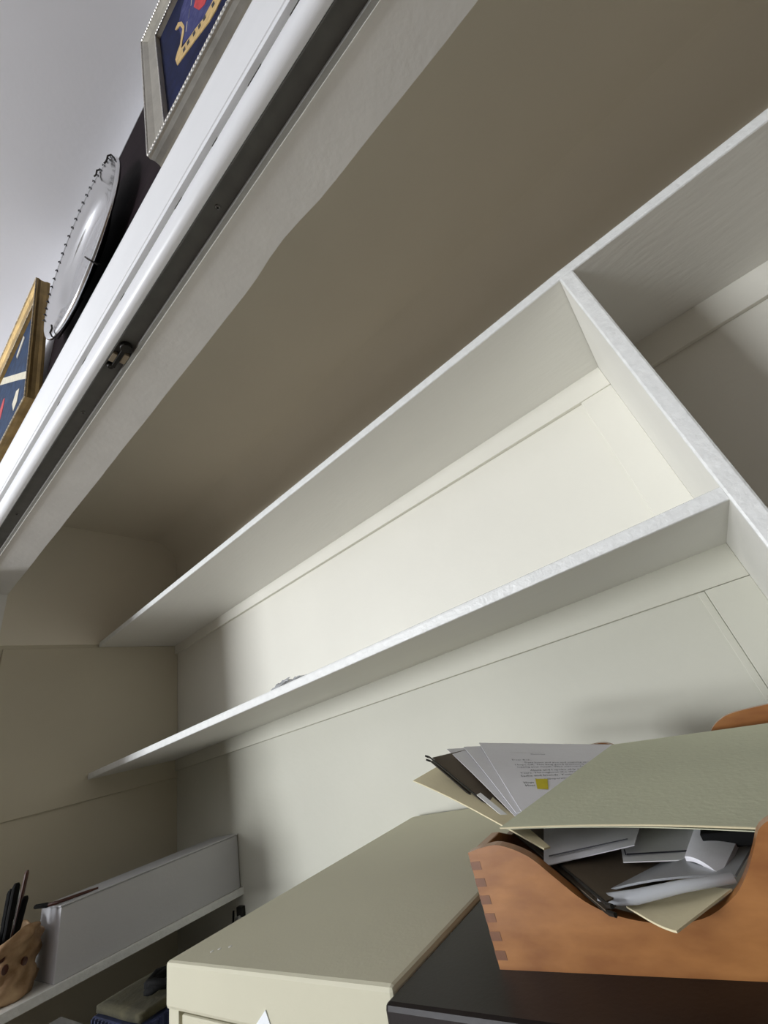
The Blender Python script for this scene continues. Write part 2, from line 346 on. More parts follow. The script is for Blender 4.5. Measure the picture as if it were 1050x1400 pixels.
# ------------------------------------------------------------------ framed embroideries over the header
def framed(label, bl, br_x, zt, yt, mfr, mrope, mcanvas, group):
    """bl: bottom-left ridge point; the frame leans forward at the top; local u along X, v up the face, w out of the face"""
    b = Vector(bl); t = Vector((bl[0], yt, zt)); v = (t - b); H = v.length; v.normalize(); nrm = Vector((0, -v.z, v.y)); W = br_x - bl[0]
    L = lambda u, vv, w: b + Vector((u, 0, 0)) + v * vv + nrm * w
    th = thing('framed_embroidery', label, 'picture', tuple(L(W / 2, 0, -0.03)), group)
    prof = [(0.0, -0.030), (0.0, -0.024), (0.002, -0.018), (0.0022, -0.010), (0.0005, -0.004), (0.0012, -0.0006), (0.0035, 0.0), (0.007, -0.0012), (0.016, -0.0065), (0.028, -0.0085), (0.036, -0.0100), (0.039, -0.0092), (0.041, -0.0105), (0.042, -0.019), (0.006, -0.030)]
    bm = new(); loops = []
    for d, wv in prof:
        loops.append([bm.verts.new(L(*q, wv)) for q in ((d, d), (W - d, d), (W - d, H - d), (d, H - d))])
    for a, c in zip(loops, loops[1:] + loops[:1]):
        for k in range(4): bm.faces.new((a[k], a[(k + 1) % 4], c[(k + 1) % 4], c[k]))
    fr = obj('frame', bm, mfr, th)
    for d, wv, r in ((0.0016, 0.0006, 0.0019), (0.0405, -0.0095, 0.0016)):
        bm = new()
        cs = [(d, d), (W - d, d), (W - d, H - d), (d, H - d), (d, d)]
        for (ua, va), (ub, vb) in zip(cs, cs[1:]):
            ln = math.hypot(ub - ua, vb - va); k = max(2, int(ln / 0.0030)); pts = []; rs = []
            for i in range(k + 1):
                f = i / k; pts.append(L(ua + (ub - ua) * f, va + (vb - va) * f, wv)); rs.append(r * (1.0 if i % 2 else 0.62))
            tube(bm, pts, rs, 6)
        obj('rope_moulding', bm, mrope, fr)
    bm = new()
    A = [bm.verts.new(L(u, vv, -0.018)) for u, vv in ((0.038, 0.038), (W - 0.038, 0.038), (W - 0.038, H - 0.038), (0.038, H - 0.038))]
    B = [bm.verts.new(L(u, vv, -0.022)) for u, vv in ((0.038, 0.038), (W - 0.038, 0.038), (W - 0.038, H - 0.038), (0.038, H - 0.038))]
    bm.faces.new(A); bm.faces.new(B[::-1])
    for k in range(4): bm.faces.new((A[k], B[k], B[(k + 1) % 4], A[(k + 1) % 4]))
    cv = obj('silk_panel', bm, mcanvas, th)
    bm = new()
    A = [L(u, vv, -0.0295) for u, vv in ((0.004, 0.004), (W - 0.004, 0.004), (W - 0.004, H - 0.004), (0.004, H - 0.004))]
    vsx = [bm.verts.new(p) for p in A] + [bm.verts.new(p + nrm * 0.003) for p in A]
    bm.faces.new(vsx[:4][::-1]); bm.faces.new(vsx[4:])
    for k in range(4): bm.faces.new((vsx[k], vsx[(k + 1) % 4], vsx[4 + (k + 1) % 4], vsx[4 + k]))
    obj('backing_board', bm, 'backing', th)
    def stitch(name, poly, m, lift=0.0006):
        bm = new()
        a = [bm.verts.new(L(u, vv, -0.018 + lift)) for u, vv in poly]; c = [bm.verts.new(L(u, vv, -0.0181)) for u, vv in poly]
        bm.faces.new(a); bm.faces.new(c[::-1])
        for k in range(len(poly)): bm.faces.new((a[k], c[k], c[(k + 1) % len(poly)], a[(k + 1) % len(poly)]))
        bmesh.ops.triangulate(bm, faces=bm.faces[:])
        return obj(name, bm, m, cv)
    return th, stitch
f1, st = framed('silver framed navy embroidery of a golden dragon boat above the header, upper picture', (-0.322, 0.115, 0.894), 0.16, 1.409, 0.0869, 'silverframe', 'rope', 'navy', None)
st('sail', [(0.1110, 0.250), (0.1385, 0.2169), (0.170, 0.1926), (0.1996, 0.1871), (0.225, 0.192), (0.250, 0.21), (0.285, 0.40), (0.20, 0.43), (0.138, 0.410), (0.1245, 0.3986), (0.108, 0.3572)], 'violet', 0.0004)
st('flame', [(0.158, 0.300), (0.1678, 0.251), (0.1822, 0.2318), (0.20, 0.236), (0.215, 0.28), (0.195, 0.345), (0.172, 0.330)], 'red', 0.0009)
st('hull', [(0.0876, 0.211), (0.115, 0.1930), (0.144, 0.1746), (0.1839, 0.1445), (0.2031, 0.140), (0.25, 0.145), (0.30, 0.175), (0.33, 0.22), (0.30, 0.21), (0.25, 0.190), (0.1996, 0.1871), (0.1808, 0.1898), (0.17, 0.1926), (0.1496, 0.2107), (0.1385, 0.2169), (0.1101, 0.2364), (0.106, 0.2420), (0.1136, 0.2627), (0.1202, 0.2759), (0.125, 0.2996), (0.1202, 0.339), (0.110, 0.366), (0.0974, 0.3635), (0.1013, 0.3519), (0.1133, 0.3378), (0.1185, 0.3049), (0.1143, 0.2933), (0.1039, 0.2631), (0.0932, 0.2568), (0.085, 0.2436)], 'goldthread', 0.0012)
for u, vv in ((0.1134, 0.214), (0.1269, 0.2108), (0.1452, 0.2015), (0.1609, 0.1896), (0.1756, 0.1839), (0.20, 0.172), (0.23, 0.172)):
    st('porthole', [(u - 0.0035, vv - 0.006), (u + 0.0035, vv - 0.008), (u + 0.0035, vv + 0.006), (u - 0.0035, vv + 0.008)], 'ink', 0.0016)
for k in range(9):
    u = 0.125 + 0.013 * k; vv = 0.27 + 0.03 * ((k * 5) % 4)
    st('stitch_line', [(u, vv), (u + 0.002, vv), (u + 0.010, vv + 0.028), (u + 0.008, vv + 0.028)], 'greyink' if k % 2 else 'ivory', 0.0007)

f2, st2 = framed('gold framed blue embroidery above the header at the left, lower picture', (-1.50, 0.115, 0.877), -0.941, 1.325, 0.081, 'goldframe', 'goldrope', 'navy2', None)
W2 = 0.559
st2('sash', [(W2 - 0.52, 0.435), (W2 - 0.4358, 0.415), (W2 - 0.1729, 0.2129), (W2 - 0.10, 0.155), (W2 - 0.09, 0.175), (W2 - 0.1638, 0.2323), (W2 - 0.43, 0.44), (W2 - 0.52, 0.46)], 'ivory')
st2('feather', [(W2 - 0.1795, 0.40), (W2 - 0.24, 0.3739), (W2 - 0.2202, 0.3371), (W2 - 0.1539, 0.367)], 'greyink', 0.0008)
st2('feather', [(W2 - 0.175, 0.395), (W2 - 0.235, 0.365), (W2 - 0.228, 0.350), (W2 - 0.165, 0.378)], 'ivory', 0.0011)
st2('flower', [(W2 - 0.3702, 0.2574), (W2 - 0.345, 0.278), (W2 - 0.325, 0.27), (W2 - 0.3313, 0.2394), (W2 - 0.3525, 0.2063), (W2 - 0.38, 0.22)], 'red', 0.0008)
st2('flower', [(W2 - 0.22, 0.16), (W2 - 0.19, 0.185), (W2 - 0.16, 0.17), (W2 - 0.17, 0.13), (W2 - 0.20, 0.12)], 'ivory', 0.0008)

# dark panel behind the plate
dp = thing('dark_wooden_plaque', 'dark polished wooden plaque on the wall behind the silver plate', 'plaque', (-0.6, 0.153, 0.885))
bm = new(); prism(bm, [(0.1425, 0.885), (0.1625, 0.885), (0.1625, 1.49), (0.1425, 1.49)], 'x', -0.928, -0.275); obj('panel', bm, 'darkwood', dp, 0.002)
bm = new(); box(bm, -0.928, -0.275, 0.1415, 0.1628, 1.49, 1.494); obj('top_edging', bm, 'chrome', dp, label='thin pale edging along the top')

# silver plate on a wire hanger
PC = Vector((-0.654, 0.110, 1.084)); tt = 0.0288; R0 = 0.21
pv = Vector((0, -math.sin(tt), math.cos(tt))); pn = Vector((0, -math.cos(tt), -math.sin(tt)))   # pn faces the room
pf = lambda x, y, h: PC + Vector((1, 0, 0)) * x + pv * y + pn * h
pl = thing('silver_plate', 'round polished silver plate on a wire hanger in front of the dark plaque', 'plate', tuple(pf(0, -R0, 0)))
bm = new()
lathe(bm, [(0, -0.020), (0.105, -0.020), (0.120, -0.017), (0.128, -0.010), (0.134, -0.005), (0.150, -0.003), (0.196, 0.002), (0.203, 0.0045), (0.208, 0.003), (0.210, 0.0), (0.209, -0.0035), (0.204, -0.0015), (0.196, -0.001), (0.150, -0.006), (0.132, -0.009), (0.126, -0.013), (0.118, -0.021), (0.105, -0.024), (0, -0.024)], 96, pf)
obj('dish', bm, 'silver', pl, smooth=True)
for k in range(56):                                   # small dark ornaments round the rim
    if not 1 < k < 30: continue
    a = 2 * math.pi * k / 56; r = 0.206; x, y = r * math.cos(a), r * math.sin(a)
    bm = new(); tx, ty = -math.sin(a), math.cos(a)
    s = 0.0028
    pts = [pf(x + tx * s * p - math.cos(a) * q, y + ty * s * p - math.sin(a) * q, 0.0045 + hh) for p, q, hh in ((-1, 0.002, -0.001), (0.3, 0.0, 0.0018), (1, 0.003, 0.0015))]
    tube(bm, pts, [0.0012, 0.0015, 0.0008], 5)
    obj('rim_ornament', bm, 'tarnish', pl)
for ang in (38, 62, -60, -118):
    a = math.radians(ang); ca, sa = math.cos(a), math.sin(a)
    pts = [pf(ca * r, sa * r, h) for r, h in ((0.10, -0.027), (0.17, -0.016), (0.214, -0.006), (0.2145, 0.004), (0.208, 0.0085), (0.197, 0.0075), (0.190, 0.010))]
    bm = new(); tube(bm, pts, 0.0018, 6); obj('hanger_hook', bm, 'wire', pl)

# ------------------------------------------------------------------ beige filing cabinet
def cabinet(label, x0, x1, y0, y1, ztop, m, fascia, chrome):
    th = thing('filing_cabinet', label, 'filing cabinet', ((x0 + x1) / 2, (y0 + y1) / 2, FL))
    bm = new()
    box(bm, x0, x1, y0 + 0.018, y1, FL, ztop - 0.004); obj('body', bm, m, th, 0.003)
    bm = new(); box(bm, x0 - 0.001, x1 + 0.001, y0, y1 + 0.001, ztop - fascia, ztop); obj('top', bm, m, th, 0.004)
    st_ = 0.024
    for a, b in ((x0, x0 + st_), (x1 - st_, x1)):
        obj('stile', bx(a, b, y0 + 0.004, y0 + 0.018, FL + 0.03, ztop - fascia), m, th, 0.001)
    n_ = 4; hh = (ztop - fascia - (FL + 0.05)) / n_
    for k in range(n_):
        zt_ = ztop - fascia - k * hh - 0.004; zb_ = zt_ - hh + 0.012
        d = obj('drawer', bx(x0 + st_ + 0.004, x1 - st_ - 0.004, y0 + 0.0055, y0 + 0.0178, zb_, zt_), m, th, 0.002)
        xm = (x0 + x1) / 2
        bm = new(); tube(bm, [(xm - 0.055, y0 + 0.005, zt_ - 0.16), (xm - 0.055, y0 - 0.022, zt_ - 0.16), (xm + 0.055, y0 - 0.022, zt_ - 0.16), (xm + 0.055, y0 + 0.005, zt_ - 0.16)], 0.005, 8); obj('handle', bm, chrome, d)
        bm = new()
        box(bm, xm + 0.03, xm + 0.10, y0 + 0.002, y0 + 0.006, zt_ - 0.052, zt_ - 0.014); box(bm, xm + 0.033, xm + 0.097, y0 + 0.0015, y0 + 0.0025, zt_ - 0.047, zt_ - 0.017)
        obj('label_holder', bm, chrome, d, 0.0005)
    return th
c1 = cabinet('beige metal filing cabinet with a bare top against the closet back wall', -0.718, -0.337, 0.340, 0.890, -0.178, 'cabinet', 0.043, 'chrome')
for px, py in ((-0.655, 0.366), (-0.634, 0.378), (-0.648, 0.372)):
    bm = new(); lathe(bm, [(0.0024, -0.1779), (0.0018, -0.1774), (0, -0.1773)], 10, lambda x, y, h, px=px, py=py: Vector((px + x, py + y, h))); obj('paint_chip', bm, 'shelf', c1)
c2 = cabinet('dark brown metal filing cabinet carrying the wooden letter box', -0.334, 0.062, 0.326, 0.888, -0.181, 'browncab', 0.05, 'chrome')
# white note on the beige drawer
bm = new(); box(bm, -0.04, 0.04, -0.0006, 0.0006, -0.04, 0.04)
a = math.radians(33)
for v in bm.verts: v.co = Vector((-0.5275 + v.co.x * math.cos(a) - v.co.z * math.sin(a) + 0.004, 0.3395 + v.co.y, -0.2600 + v.co.x * math.sin(a) + v.co.z * math.cos(a)))
tag(obj('paper_note', bm, 'note'), 'small white paper note stuck corner-up on the beige top drawer', 'note')

# ------------------------------------------------------------------ wooden letter box
BR = math.radians(2.0); BO = Vector((-0.254, 0.378, -0.181)); BW, BD = 0.275, 0.325
RZ = Matrix.Rotation(BR, 3, 'Z')
def loc_(bm):
    for v in bm.verts: v.co = BO + RZ @ v.co
    return bm
wb = thing('wooden_letter_box', 'varnished cherry wood letter box with a scooped front on the dark cabinet', 'letter box', tuple(BO + RZ @ Vector((BW / 2, BD / 2, 0))))
def smooth_poly(p, n=4):
    out = []
    for i in range(len(p) - 1):
        p0 = p[max(i - 1, 0)]; p1 = p[i]; p2 = p[i + 1]; p3 = p[min(i + 2, len(p) - 1)]
        for k in range(n):
            t = k / n
            out.append(tuple(0.5 * (2 * p1[d] + (p2[d] - p0[d]) * t + (2 * p0[d] - 5 * p1[d] + 4 * p2[d] - p3[d]) * t * t + (3 * p1[d] - p0[d] - 3 * p2[d] + p3[d]) * t ** 3) for d in (0, 1)))
    out.append(p[-1]); return out
def scoop(prof, y0, y1, name):
    top = smooth_poly(prof); bm = new(); F = []
    for x, z in top: F.append([bm.verts.new(p) for p in ((x, y0, 0), (x, y0, z), (x, y1, z), (x, y1, 0))])
    for a, b in zip(F, F[1:]):
        for k in range(4): bm.faces.new((a[k], a[(k + 1) % 4], b[(k + 1) % 4], b[k]))
    bm.faces.new(F[0][::-1]); bm.faces.new(F[-1])
    return obj(name, loc_(bm), 'wood', wb)
scoop([(0, 0.074), (0.015, 0.0765), (0.032, 0.0768), (0.054, 0.068), (0.071, 0.053), (0.087, 0.039), (0.105, 0.031), (0.132, 0.0265), (0.159, 0.0285), (0.181, 0.038), (0.194, 0.048), (0.206, 0.061), (0.216, 0.072), (0.232, 0.0768), (0.26, 0.0765), (0.275, 0.074)], 0, 0.009, 'front_panel')
scoop([(0, 0.088), (0.03, 0.092), (0.055, 0.094), (0.074, 0.092), (0.088, 0.082), (0.100, 0.064), (0.118, 0.050), (0.14, 0.046), (0.165, 0.050), (0.185, 0.064), (0.200, 0.082), (0.216, 0.092), (0.235, 0.0965), (0.275, 0.0975)], BD - 0.009, BD, 'back_panel')
for x in (0.0005, BW - 0.0095):
    bm = new(); prism(bm, [(0.009, 0.004), (BD - 0.009, 0.004), (BD - 0.009, 0.086), (BD - 0.05, 0.075), (0.2, 0.064), (0.075, 0.064), (0.05, 0.0735), (0.009, 0.0735)], 'x', x, x + 0.009)
    obj('side_panel', loc_(bm), 'wood', wb, 0.0008)
bm = new(); box(bm, 0.0095, BW - 0.0095, 0.009, BD - 0.009, 0.002, 0.006); obj('bottom_panel', loc_(bm), 'wood', wb)
for k in range(6):
    z = 0.0055 + k * 0.0113
    for x in (-0.0002, BW - 0.0092):
        bm = new(); box(bm, x, x + 0.0094, -0.0002, 0.004, z, z + 0.0056); obj('finger_joint', loc_(bm), 'joint', wb)

# ------------------------------------------------------------------ papers and folders in the box
def paper(name, label, cat, corners, m, t=0.0008, bend=None, group=None, nu=12, nv=12):
    bm = new(); sheet(bm, corners, t, nu, nv, bend)
    return tag(obj(name, bm, m, smooth=False), label, cat, group)
# manila folder, lowest at the left
paper('manila_folder', 'cream manila folder jutting out left of the wooden letter box', 'folder',
      [(-0.190, 0.392, -0.1135), (-0.483, 0.620, -0.078), (-0.440, 0.675, -0.066), (-0.188, 0.400, -0.1150)], 'manila', 0.0012,
      bend=lambda u, v: (0, 0, 0.003 * math.sin(u * 3.14) * (1 - v)))
# dark brown hanging folder: two leaves, rods and hooks
hf = thing('hanging_folder', 'dark brown hanging file folder lying slantwise through the letter box', 'folder', (-0.30, 0.50, -0.12))
bm = new(); sheet(bm, [(-0.150, 0.370, -0.1435), (-0.440, 0.620, -0.0570), (-0.392, 0.690, -0.0625), (-0.075, 0.490, -0.1515)], 0.001, 12, 8); obj('lower_leaf', bm, 'brownfolder', hf)
bm = new(); sheet(bm, [(-0.148, 0.372, -0.1395), (-0.432, 0.617, -0.0525), (-0.386, 0.684, -0.0580), (-0.070, 0.490, -0.1475)], 0.001, 12, 8); obj('upper_leaf', bm, 'brownfolder', hf)
for z0, z1, nm in ((-0.1440, -0.0570, 0), (-0.1395, -0.0515, 1)):
    bm = new(); tube(bm, [(-0.1425, 0.3655, z0 + 0.0005), (-0.147, 0.369, z0), (-0.150 if nm == 0 else -0.148, 0.371, z0), (-0.437, 0.619, z1), (-0.444, 0.625, z1 + 0.001), (-0.449, 0.623, z1 + 0.004)], [0.0016, 0.0018, 0.0012, 0.0012, 0.0018, 0.0015], 6); obj('rod', bm, 'iron', hf)
bm = new(); sheet(bm, [(-0.215, 0.424, -0.1155), (-0.300, 0.497, -0.0885), (-0.297, 0.5015, -0.0880), (-0.212, 0.4285, -0.115)], 0.0008, 4, 2); obj('tab', bm, 'paper2', hf, label='pale grey index tab')
# letters
def letter(name, label, c, m='paper', lift=0.003):
    return paper(name, label, 'letter', c, m, 0.0006, bend=lambda u, v: (0, 0, lift * math.sin(v * 3.14) * (1 - u)), group=None)
letter('letter_sheet', 'plain white sheet fanned out at the far left, under the typed letter', [(-0.239, 0.455, -0.1035), (-0.160, 0.500, -0.112), (-0.300, 0.700, -0.0725), (-0.436, 0.670, -0.049)], lift=0.002)
letter('letter_sheet', 'white sheet showing a narrow strip just left of the typed letter', [(-0.238, 0.458, -0.1020), (-0.160, 0.510, -0.110), (-0.290, 0.690, -0.0715), (-0.405, 0.674, -0.0520)], 'paper', lift=0.002)
LA = [(-0.233, 0.460, -0.1015), (-0.150, 0.520, -0.1085), (-0.181, 0.683, -0.0905), (-0.378, 0.680, -0.0520)]
la = letter('letter_sheet', 'typed white letter with a yellow highlight sticking out from under the green folder', LA, lift=0.0)
# printed text on the typed letter, placed on the sheet itself
def pl_plane():
    a = Vector(LA[3]); b_ = Vector(LA[2]); c = Vector(LA[0])
    ex = (b_ - a).normalized(); n_ = ex.cross(c - a).normalized()
    if n_.z < 0: n_ = -n_
    return a, ex, n_
def on_sheet(u, v):
    c = [Vector(p) for p in LA]
    n_ = (c[1] - c[0]).cross(c[3] - c[0]).normalized()
    if n_.z < 0: n_ = -n_
    return c[0] * (1 - u) * (1 - v) + c[1] * u * (1 - v) + c[2] * u * v + c[3] * (1 - u) * v + n_ * 0.00085
def typed(text, u0, u1, v, hgt, m, slope=-0.055, name='printed_line'):
    cd = bpy.data.curves.new('txt', 'FONT'); cd.body = text; cd.resolution_u = 1
    to = bpy.data.objects.new('txt', cd); C.objects.link(to)
    bpy.context.view_layer.update()
    me = bpy.data.meshes.new_from_object(to.evaluated_get(bpy.context.evaluated_depsgraph_get()))
    bpy.data.objects.remove(to); bpy.data.curves.remove(cd)
    bm = new(); bm.from_mesh(me); bpy.data.meshes.remove(me)
    xs = [q.co.x for q in bm.verts]; xa, xb = min(xs), max(xs)
    for q in bm.verts:
        f = (q.co.x - xa) / (xb - xa); u = u0 + (u1 - u0) * f
        q.co = on_sheet(u, v + slope * (u - u0) + q.co.y * hgt)
    return obj(name, bm, m, la)
typed('Gentlemen and Ladies', 0.22, 0.50, 0.775, 0.030, 'paper2', -0.02)
typed('Thursday', 0.38, 0.50, 0.735, 0.026, 'greyink', -0.02)
typed('Dear Bob,', 0.20, 0.36, 0.630, 0.030, 'greyink')
typed('Dave Jones and you and ongoing about us', 0.295, 0.88, 0.575, 0.034, 'greyink')
typed('I hope OK. This king good (relevant). With', 0.20, 0.86, 0.540, 0.034, 'greyink')
typed('topping your month. Who surrounded it', 0.205, 0.80, 0.500, 0.034, 'greyink')
typed('Alexa and I spoke ably to', 0.30, 0.73, 0.440, 0.034, 'ink')
typed('Years. Throughout the West', 0.20, 0.71, 0.405, 0.034, 'greyink')
typed('Sasha and friends. Your A', 0.19, 0.68, 0.362, 0.034, 'ink')
typed('Being cooperation', 0.30, 0.60, 0.300, 0.034, 'greyink')
typed('Hoya', 0.18, 0.27, 0.270, 0.034, 'ink')
typed('Moss', 0.18, 0.265, 0.232, 0.034, 'ink')
bm = new()
q = [on_sheet(*p) for p in ((0.300, 0.315), (0.405, 0.300), (0.36, 0.165), (0.265, 0.185))]
bm.faces.new([bm.verts.new(p + Vector((0, 0, 0.0003))) for p in q]); obj('yellow_highlight', bm, 'yellow', la)

# big grey-green folder on top
gf = thing('green_file_folder', 'large grey-green file folder lying on top of the letter box papers', 'folder', (-0.11, 0.55, -0.118))
GF = [(-0.234, 0.410, -0.1005), (0.006, 0.404, -0.1215), (0.006, 0.680, -0.1000), (-0.180, 0.680, -0.0905)]
bend = lambda u, v: (0, 0, 0.0032 * math.sin(u * 3.14159) * (1 - v) ** 1.5)
bm = new(); sheet(bm, GF, 0.0007, 24, 14, bend); obj('upper_leaf', bm, 'olive', gf)
bm = new(); sheet(bm, [tuple(Vector(p) + Vector((0.004, 0.004, -0.0022))) for p in GF[:1]] + [(0.004, 0.407, -0.1245), (0.004, 0.676, -0.1035), (-0.172, 0.676, -0.0935)], 0.0006, 24, 14, bend); obj('lower_leaf', bm, 'olive', gf)
bm = new(); pts = []
for k in range(25):
    u = k / 24; a = Vector(GF[0]) * (1 - u) + Vector(GF[1]) * u + Vector(bend(u, 0)); pts.append(a + Vector((0, 0.0002, 0.0001)))
tube(bm, pts, 0.0007, 6); obj('folded_edge', bm, 'manila', gf, label='pale folded edge')

# loose contents seen under the folder
paper('letter_sheet', 'white sheet with a thin printed rule just below the green folder, left end', 'letter',
      [(-0.1965, 0.395, -0.1250), (-0.131, 0.430, -0.1265), (-0.130, 0.560, -0.118), (-0.222, 0.500, -0.1000)], 'paper', 0.0007)
bm = new(); sheet(bm, [(-0.1935, 0.4035, -0.1215), (-0.136, 0.4360, -0.1238), (-0.1362, 0.4375, -0.1236), (-0.1938, 0.4050, -0.1211)], 0.0002, 6, 1)
tag(obj('paper_slip', bm, 'greyink'), 'very thin dark strip lying along the near edge of the upper white sheet', 'slip')
w2s = paper('letter_sheet', 'grey-white sheet with a black border line beneath the green folder, middle', 'letter',
      [(-0.141, 0.418, -0.1330), (-0.083, 0.436, -0.1400), (-0.060, 0.560, -0.130), (-0.158, 0.500, -0.1255)], 'paper2', 0.0007)
bm = new(); sheet(bm, [(-0.139, 0.4265, -0.1310), (-0.086, 0.4465, -0.1375), (-0.0860, 0.4480, -0.1373), (-0.139, 0.4280, -0.1306)], 0.0003, 6, 1)
obj('border_line', bm, 'ink', w2s)
bm = new(); sheet(bm, [(-0.1400, 0.4265, -0.1309), (-0.1390, 0.4265, -0.1309), (-0.1410, 0.4345, -0.1298), (-0.1420, 0.4345, -0.1298)], 0.0003, 1, 3)
obj('border_line', bm, 'ink', w2s)
paper('envelope', 'white envelope with a pale folded corner beside the right scoop of the box', 'envelope',
      [(-0.098, 0.425, -0.1365), (-0.076, 0.400, -0.1395), (-0.055, 0.470, -0.133), (-0.085, 0.520, -0.130)], 'paper', 0.003, bend=lambda u, v: (0, 0, 0.003 * (1 - u) * u * 4))
bm = new(); box(bm, -0.084, -0.030, 0.440, 0.540, -0.1350, -0.1255)
nb = obj('notebook', bm, 'black', None, 0.001); tag(nb, 'small black notebook in the right of the letter box', 'notebook')
bm = new()
sheet(bm, [(-0.158, 0.386, -0.1400), (-0.067, 0.397, -0.1370), (-0.052, 0.470, -0.140), (-0.110, 0.490, -0.148)], 0.0012, 14, 10, bend=lambda u, v: (0, 0, 0.003 * math.sin(u * 3.14)))
ps = obj('plastic_sleeve', bm, 'plastic'); tag(ps, 'milky clear plastic sleeve rolled across the front scoop of the letter box', 'sleeve')
bm = new(); tube(bm, [(-0.156, 0.381, -0.1415), (-0.130, 0.381, -0.1400), (-0.10, 0.386, -0.1370), (-0.068, 0.395, -0.1365)], [0.0035, 0.0042, 0.0034, 0.0028], 10); obj('rolled_edge', bm, 'plastic', ps, smooth=True)
bm = new(); sheet(bm, [(-0.140, 0.384, -0.1470), (-0.1045, 0.352, -0.1497), (-0.072, 0.392, -0.1450), (-0.110, 0.430, -0.1480)], 0.0012, 10, 10, bend=lambda u, v: (0, 0, 0.0025 * max(0, u - 0.45) ** 2 * 4))
en = obj('manila_envelope', bm, 'manila'); tag(en, 'cream manila envelope poking out through the front scoop of the letter box', 'envelope')

# ------------------------------------------------------------------ left end of the closet: narrow shelf with a box and a pen holder
SX = -1.432; SZ = -0.290
ss = thing('side_shelf', 'narrow painted shelf along the left closet wall holding a long white box', 'shelf', ((XL + SX) / 2, 0.6, SZ - 0.016))
obj('shelf_board', bx(XL, SX, 0.303, YB, SZ - 0.016, SZ), 'shelf', ss, 0.0015)
obj('front_lip', bx(SX, SX + 0.004, 0.303, YB, SZ - 0.0165, SZ + 0.0005), 'edge', ss, 0.001)
obj('support_cleat', bx(XL, XL + 0.018, 0.303, YB, SZ - 0.05, SZ - 0.016), 'cream', ss, 0.001)
wbx = thing('storage_box', 'long low white carton on the narrow side shelf at the left', 'box', (-1.51, 0.675, SZ))
bm = new(); box(bm, -1.575, -1.440, 0.443, 0.901, SZ, SZ + 0.130); obj('carton', bm, 'whitebox', wbx, 0.002)
bm = new(); box(bm, -1.577, -1.438, 0.441, 0.903, SZ + 0.1305, SZ + 0.134); obj('lid', bm, 'whitebox', wbx, 0.0015)
bm = new()
tube(bm, [(-1.555, 0.425, SZ + 0.139), (-1.500, 0.432, SZ + 0.139), (-1.490, 0.434, SZ + 0.139)], [0.0045, 0.005, 0.004], 8)
pn_ = thing('paint_brush', 'dark brown handled brush lying over the near corner of the white carton', 'brush', (-1.48, 0.45, SZ + 0.134))
obj('grip', bm, 'black', pn_)
bm = new(); tube(bm, [(-1.492, 0.4335, SZ + 0.139), (-1.470, 0.445, SZ + 0.1390), (-1.452, 0.500, SZ + 0.1385), (-1.448, 0.520, SZ + 0.138)], [0.0042, 0.0036, 0.003, 0.002], 8); obj('shaft', bm, 'brownpen', pn_)

ph = thing('pen_holder', 'lumpy tan clay pen pot with pierced holes on the side shelf', 'pen holder', (-1.515, 0.372, SZ))
PCX, PCY = -1.522, 0.372
bm = new(); nn = 36; rings = []
prof = [(0.050, 0.0), (0.057, 0.006), (0.060, 0.025), (0.056, 0.045), (0.058, 0.065), (0.062, 0.085), (0.063, 0.103), (0.059, 0.112), (0.053, 0.105), (0.050, 0.07), (0.048, 0.012), (0.0, 0.010)]
def pot(x, y, h):
    a = math.atan2(y, x); r = math.hypot(x, y)
    if r > 0.046:
        r += 0.0065 * math.sin(3 * a + h * 90) * math.sin(h * 70 + 1) + 0.004 * math.sin(7 * a - h * 140) + (0.008 * math.sin(2 * a + 1.2) if h > 0.09 else 0)
        h = h + (0.010 * math.sin(3 * a + 0.5) if h > 0.08 else 0)
    return Vector((PCX + r * math.cos(a), PCY + r * math.sin(a), SZ + h))
fine = smooth_poly(prof, 3); fine[-1] = (0.0, 0.010)
lathe(bm, [(max(0.0, r), h) for r, h in fine], nn, pot); pot_o = obj('pot', bm, 'clay', ph, smooth=True)
for a, h, sx, sz in ((-20, 0.088, 0.007, 0.009), (-12, 0.062, 0.006, 0.009), (-75, 0.050, 0.004, 0.009), (-38, 0.030, 0.012, 0.006), (-95, 0.078, 0.006, 0.005), (20, 0.06, 0.006, 0.008)):
    ar = math.radians(a); base = pot(0.0592 * math.cos(ar), 0.0592 * math.sin(ar), h)
    o_ = Vector((math.cos(ar), math.sin(ar), 0)); t_ = Vector((-math.sin(ar), math.cos(ar), 0))
    bm = new(); lathe(bm, [(1.0, -0.002), (0.9, 0.0028), (0.0, 0.0018)], 12, lambda x, y, hh: base + t_ * x * sx + Vector((0, 0, 1)) * y * sz + o_ * hh); obj('pierced_hole', bm, 'brownpen', pot_o)
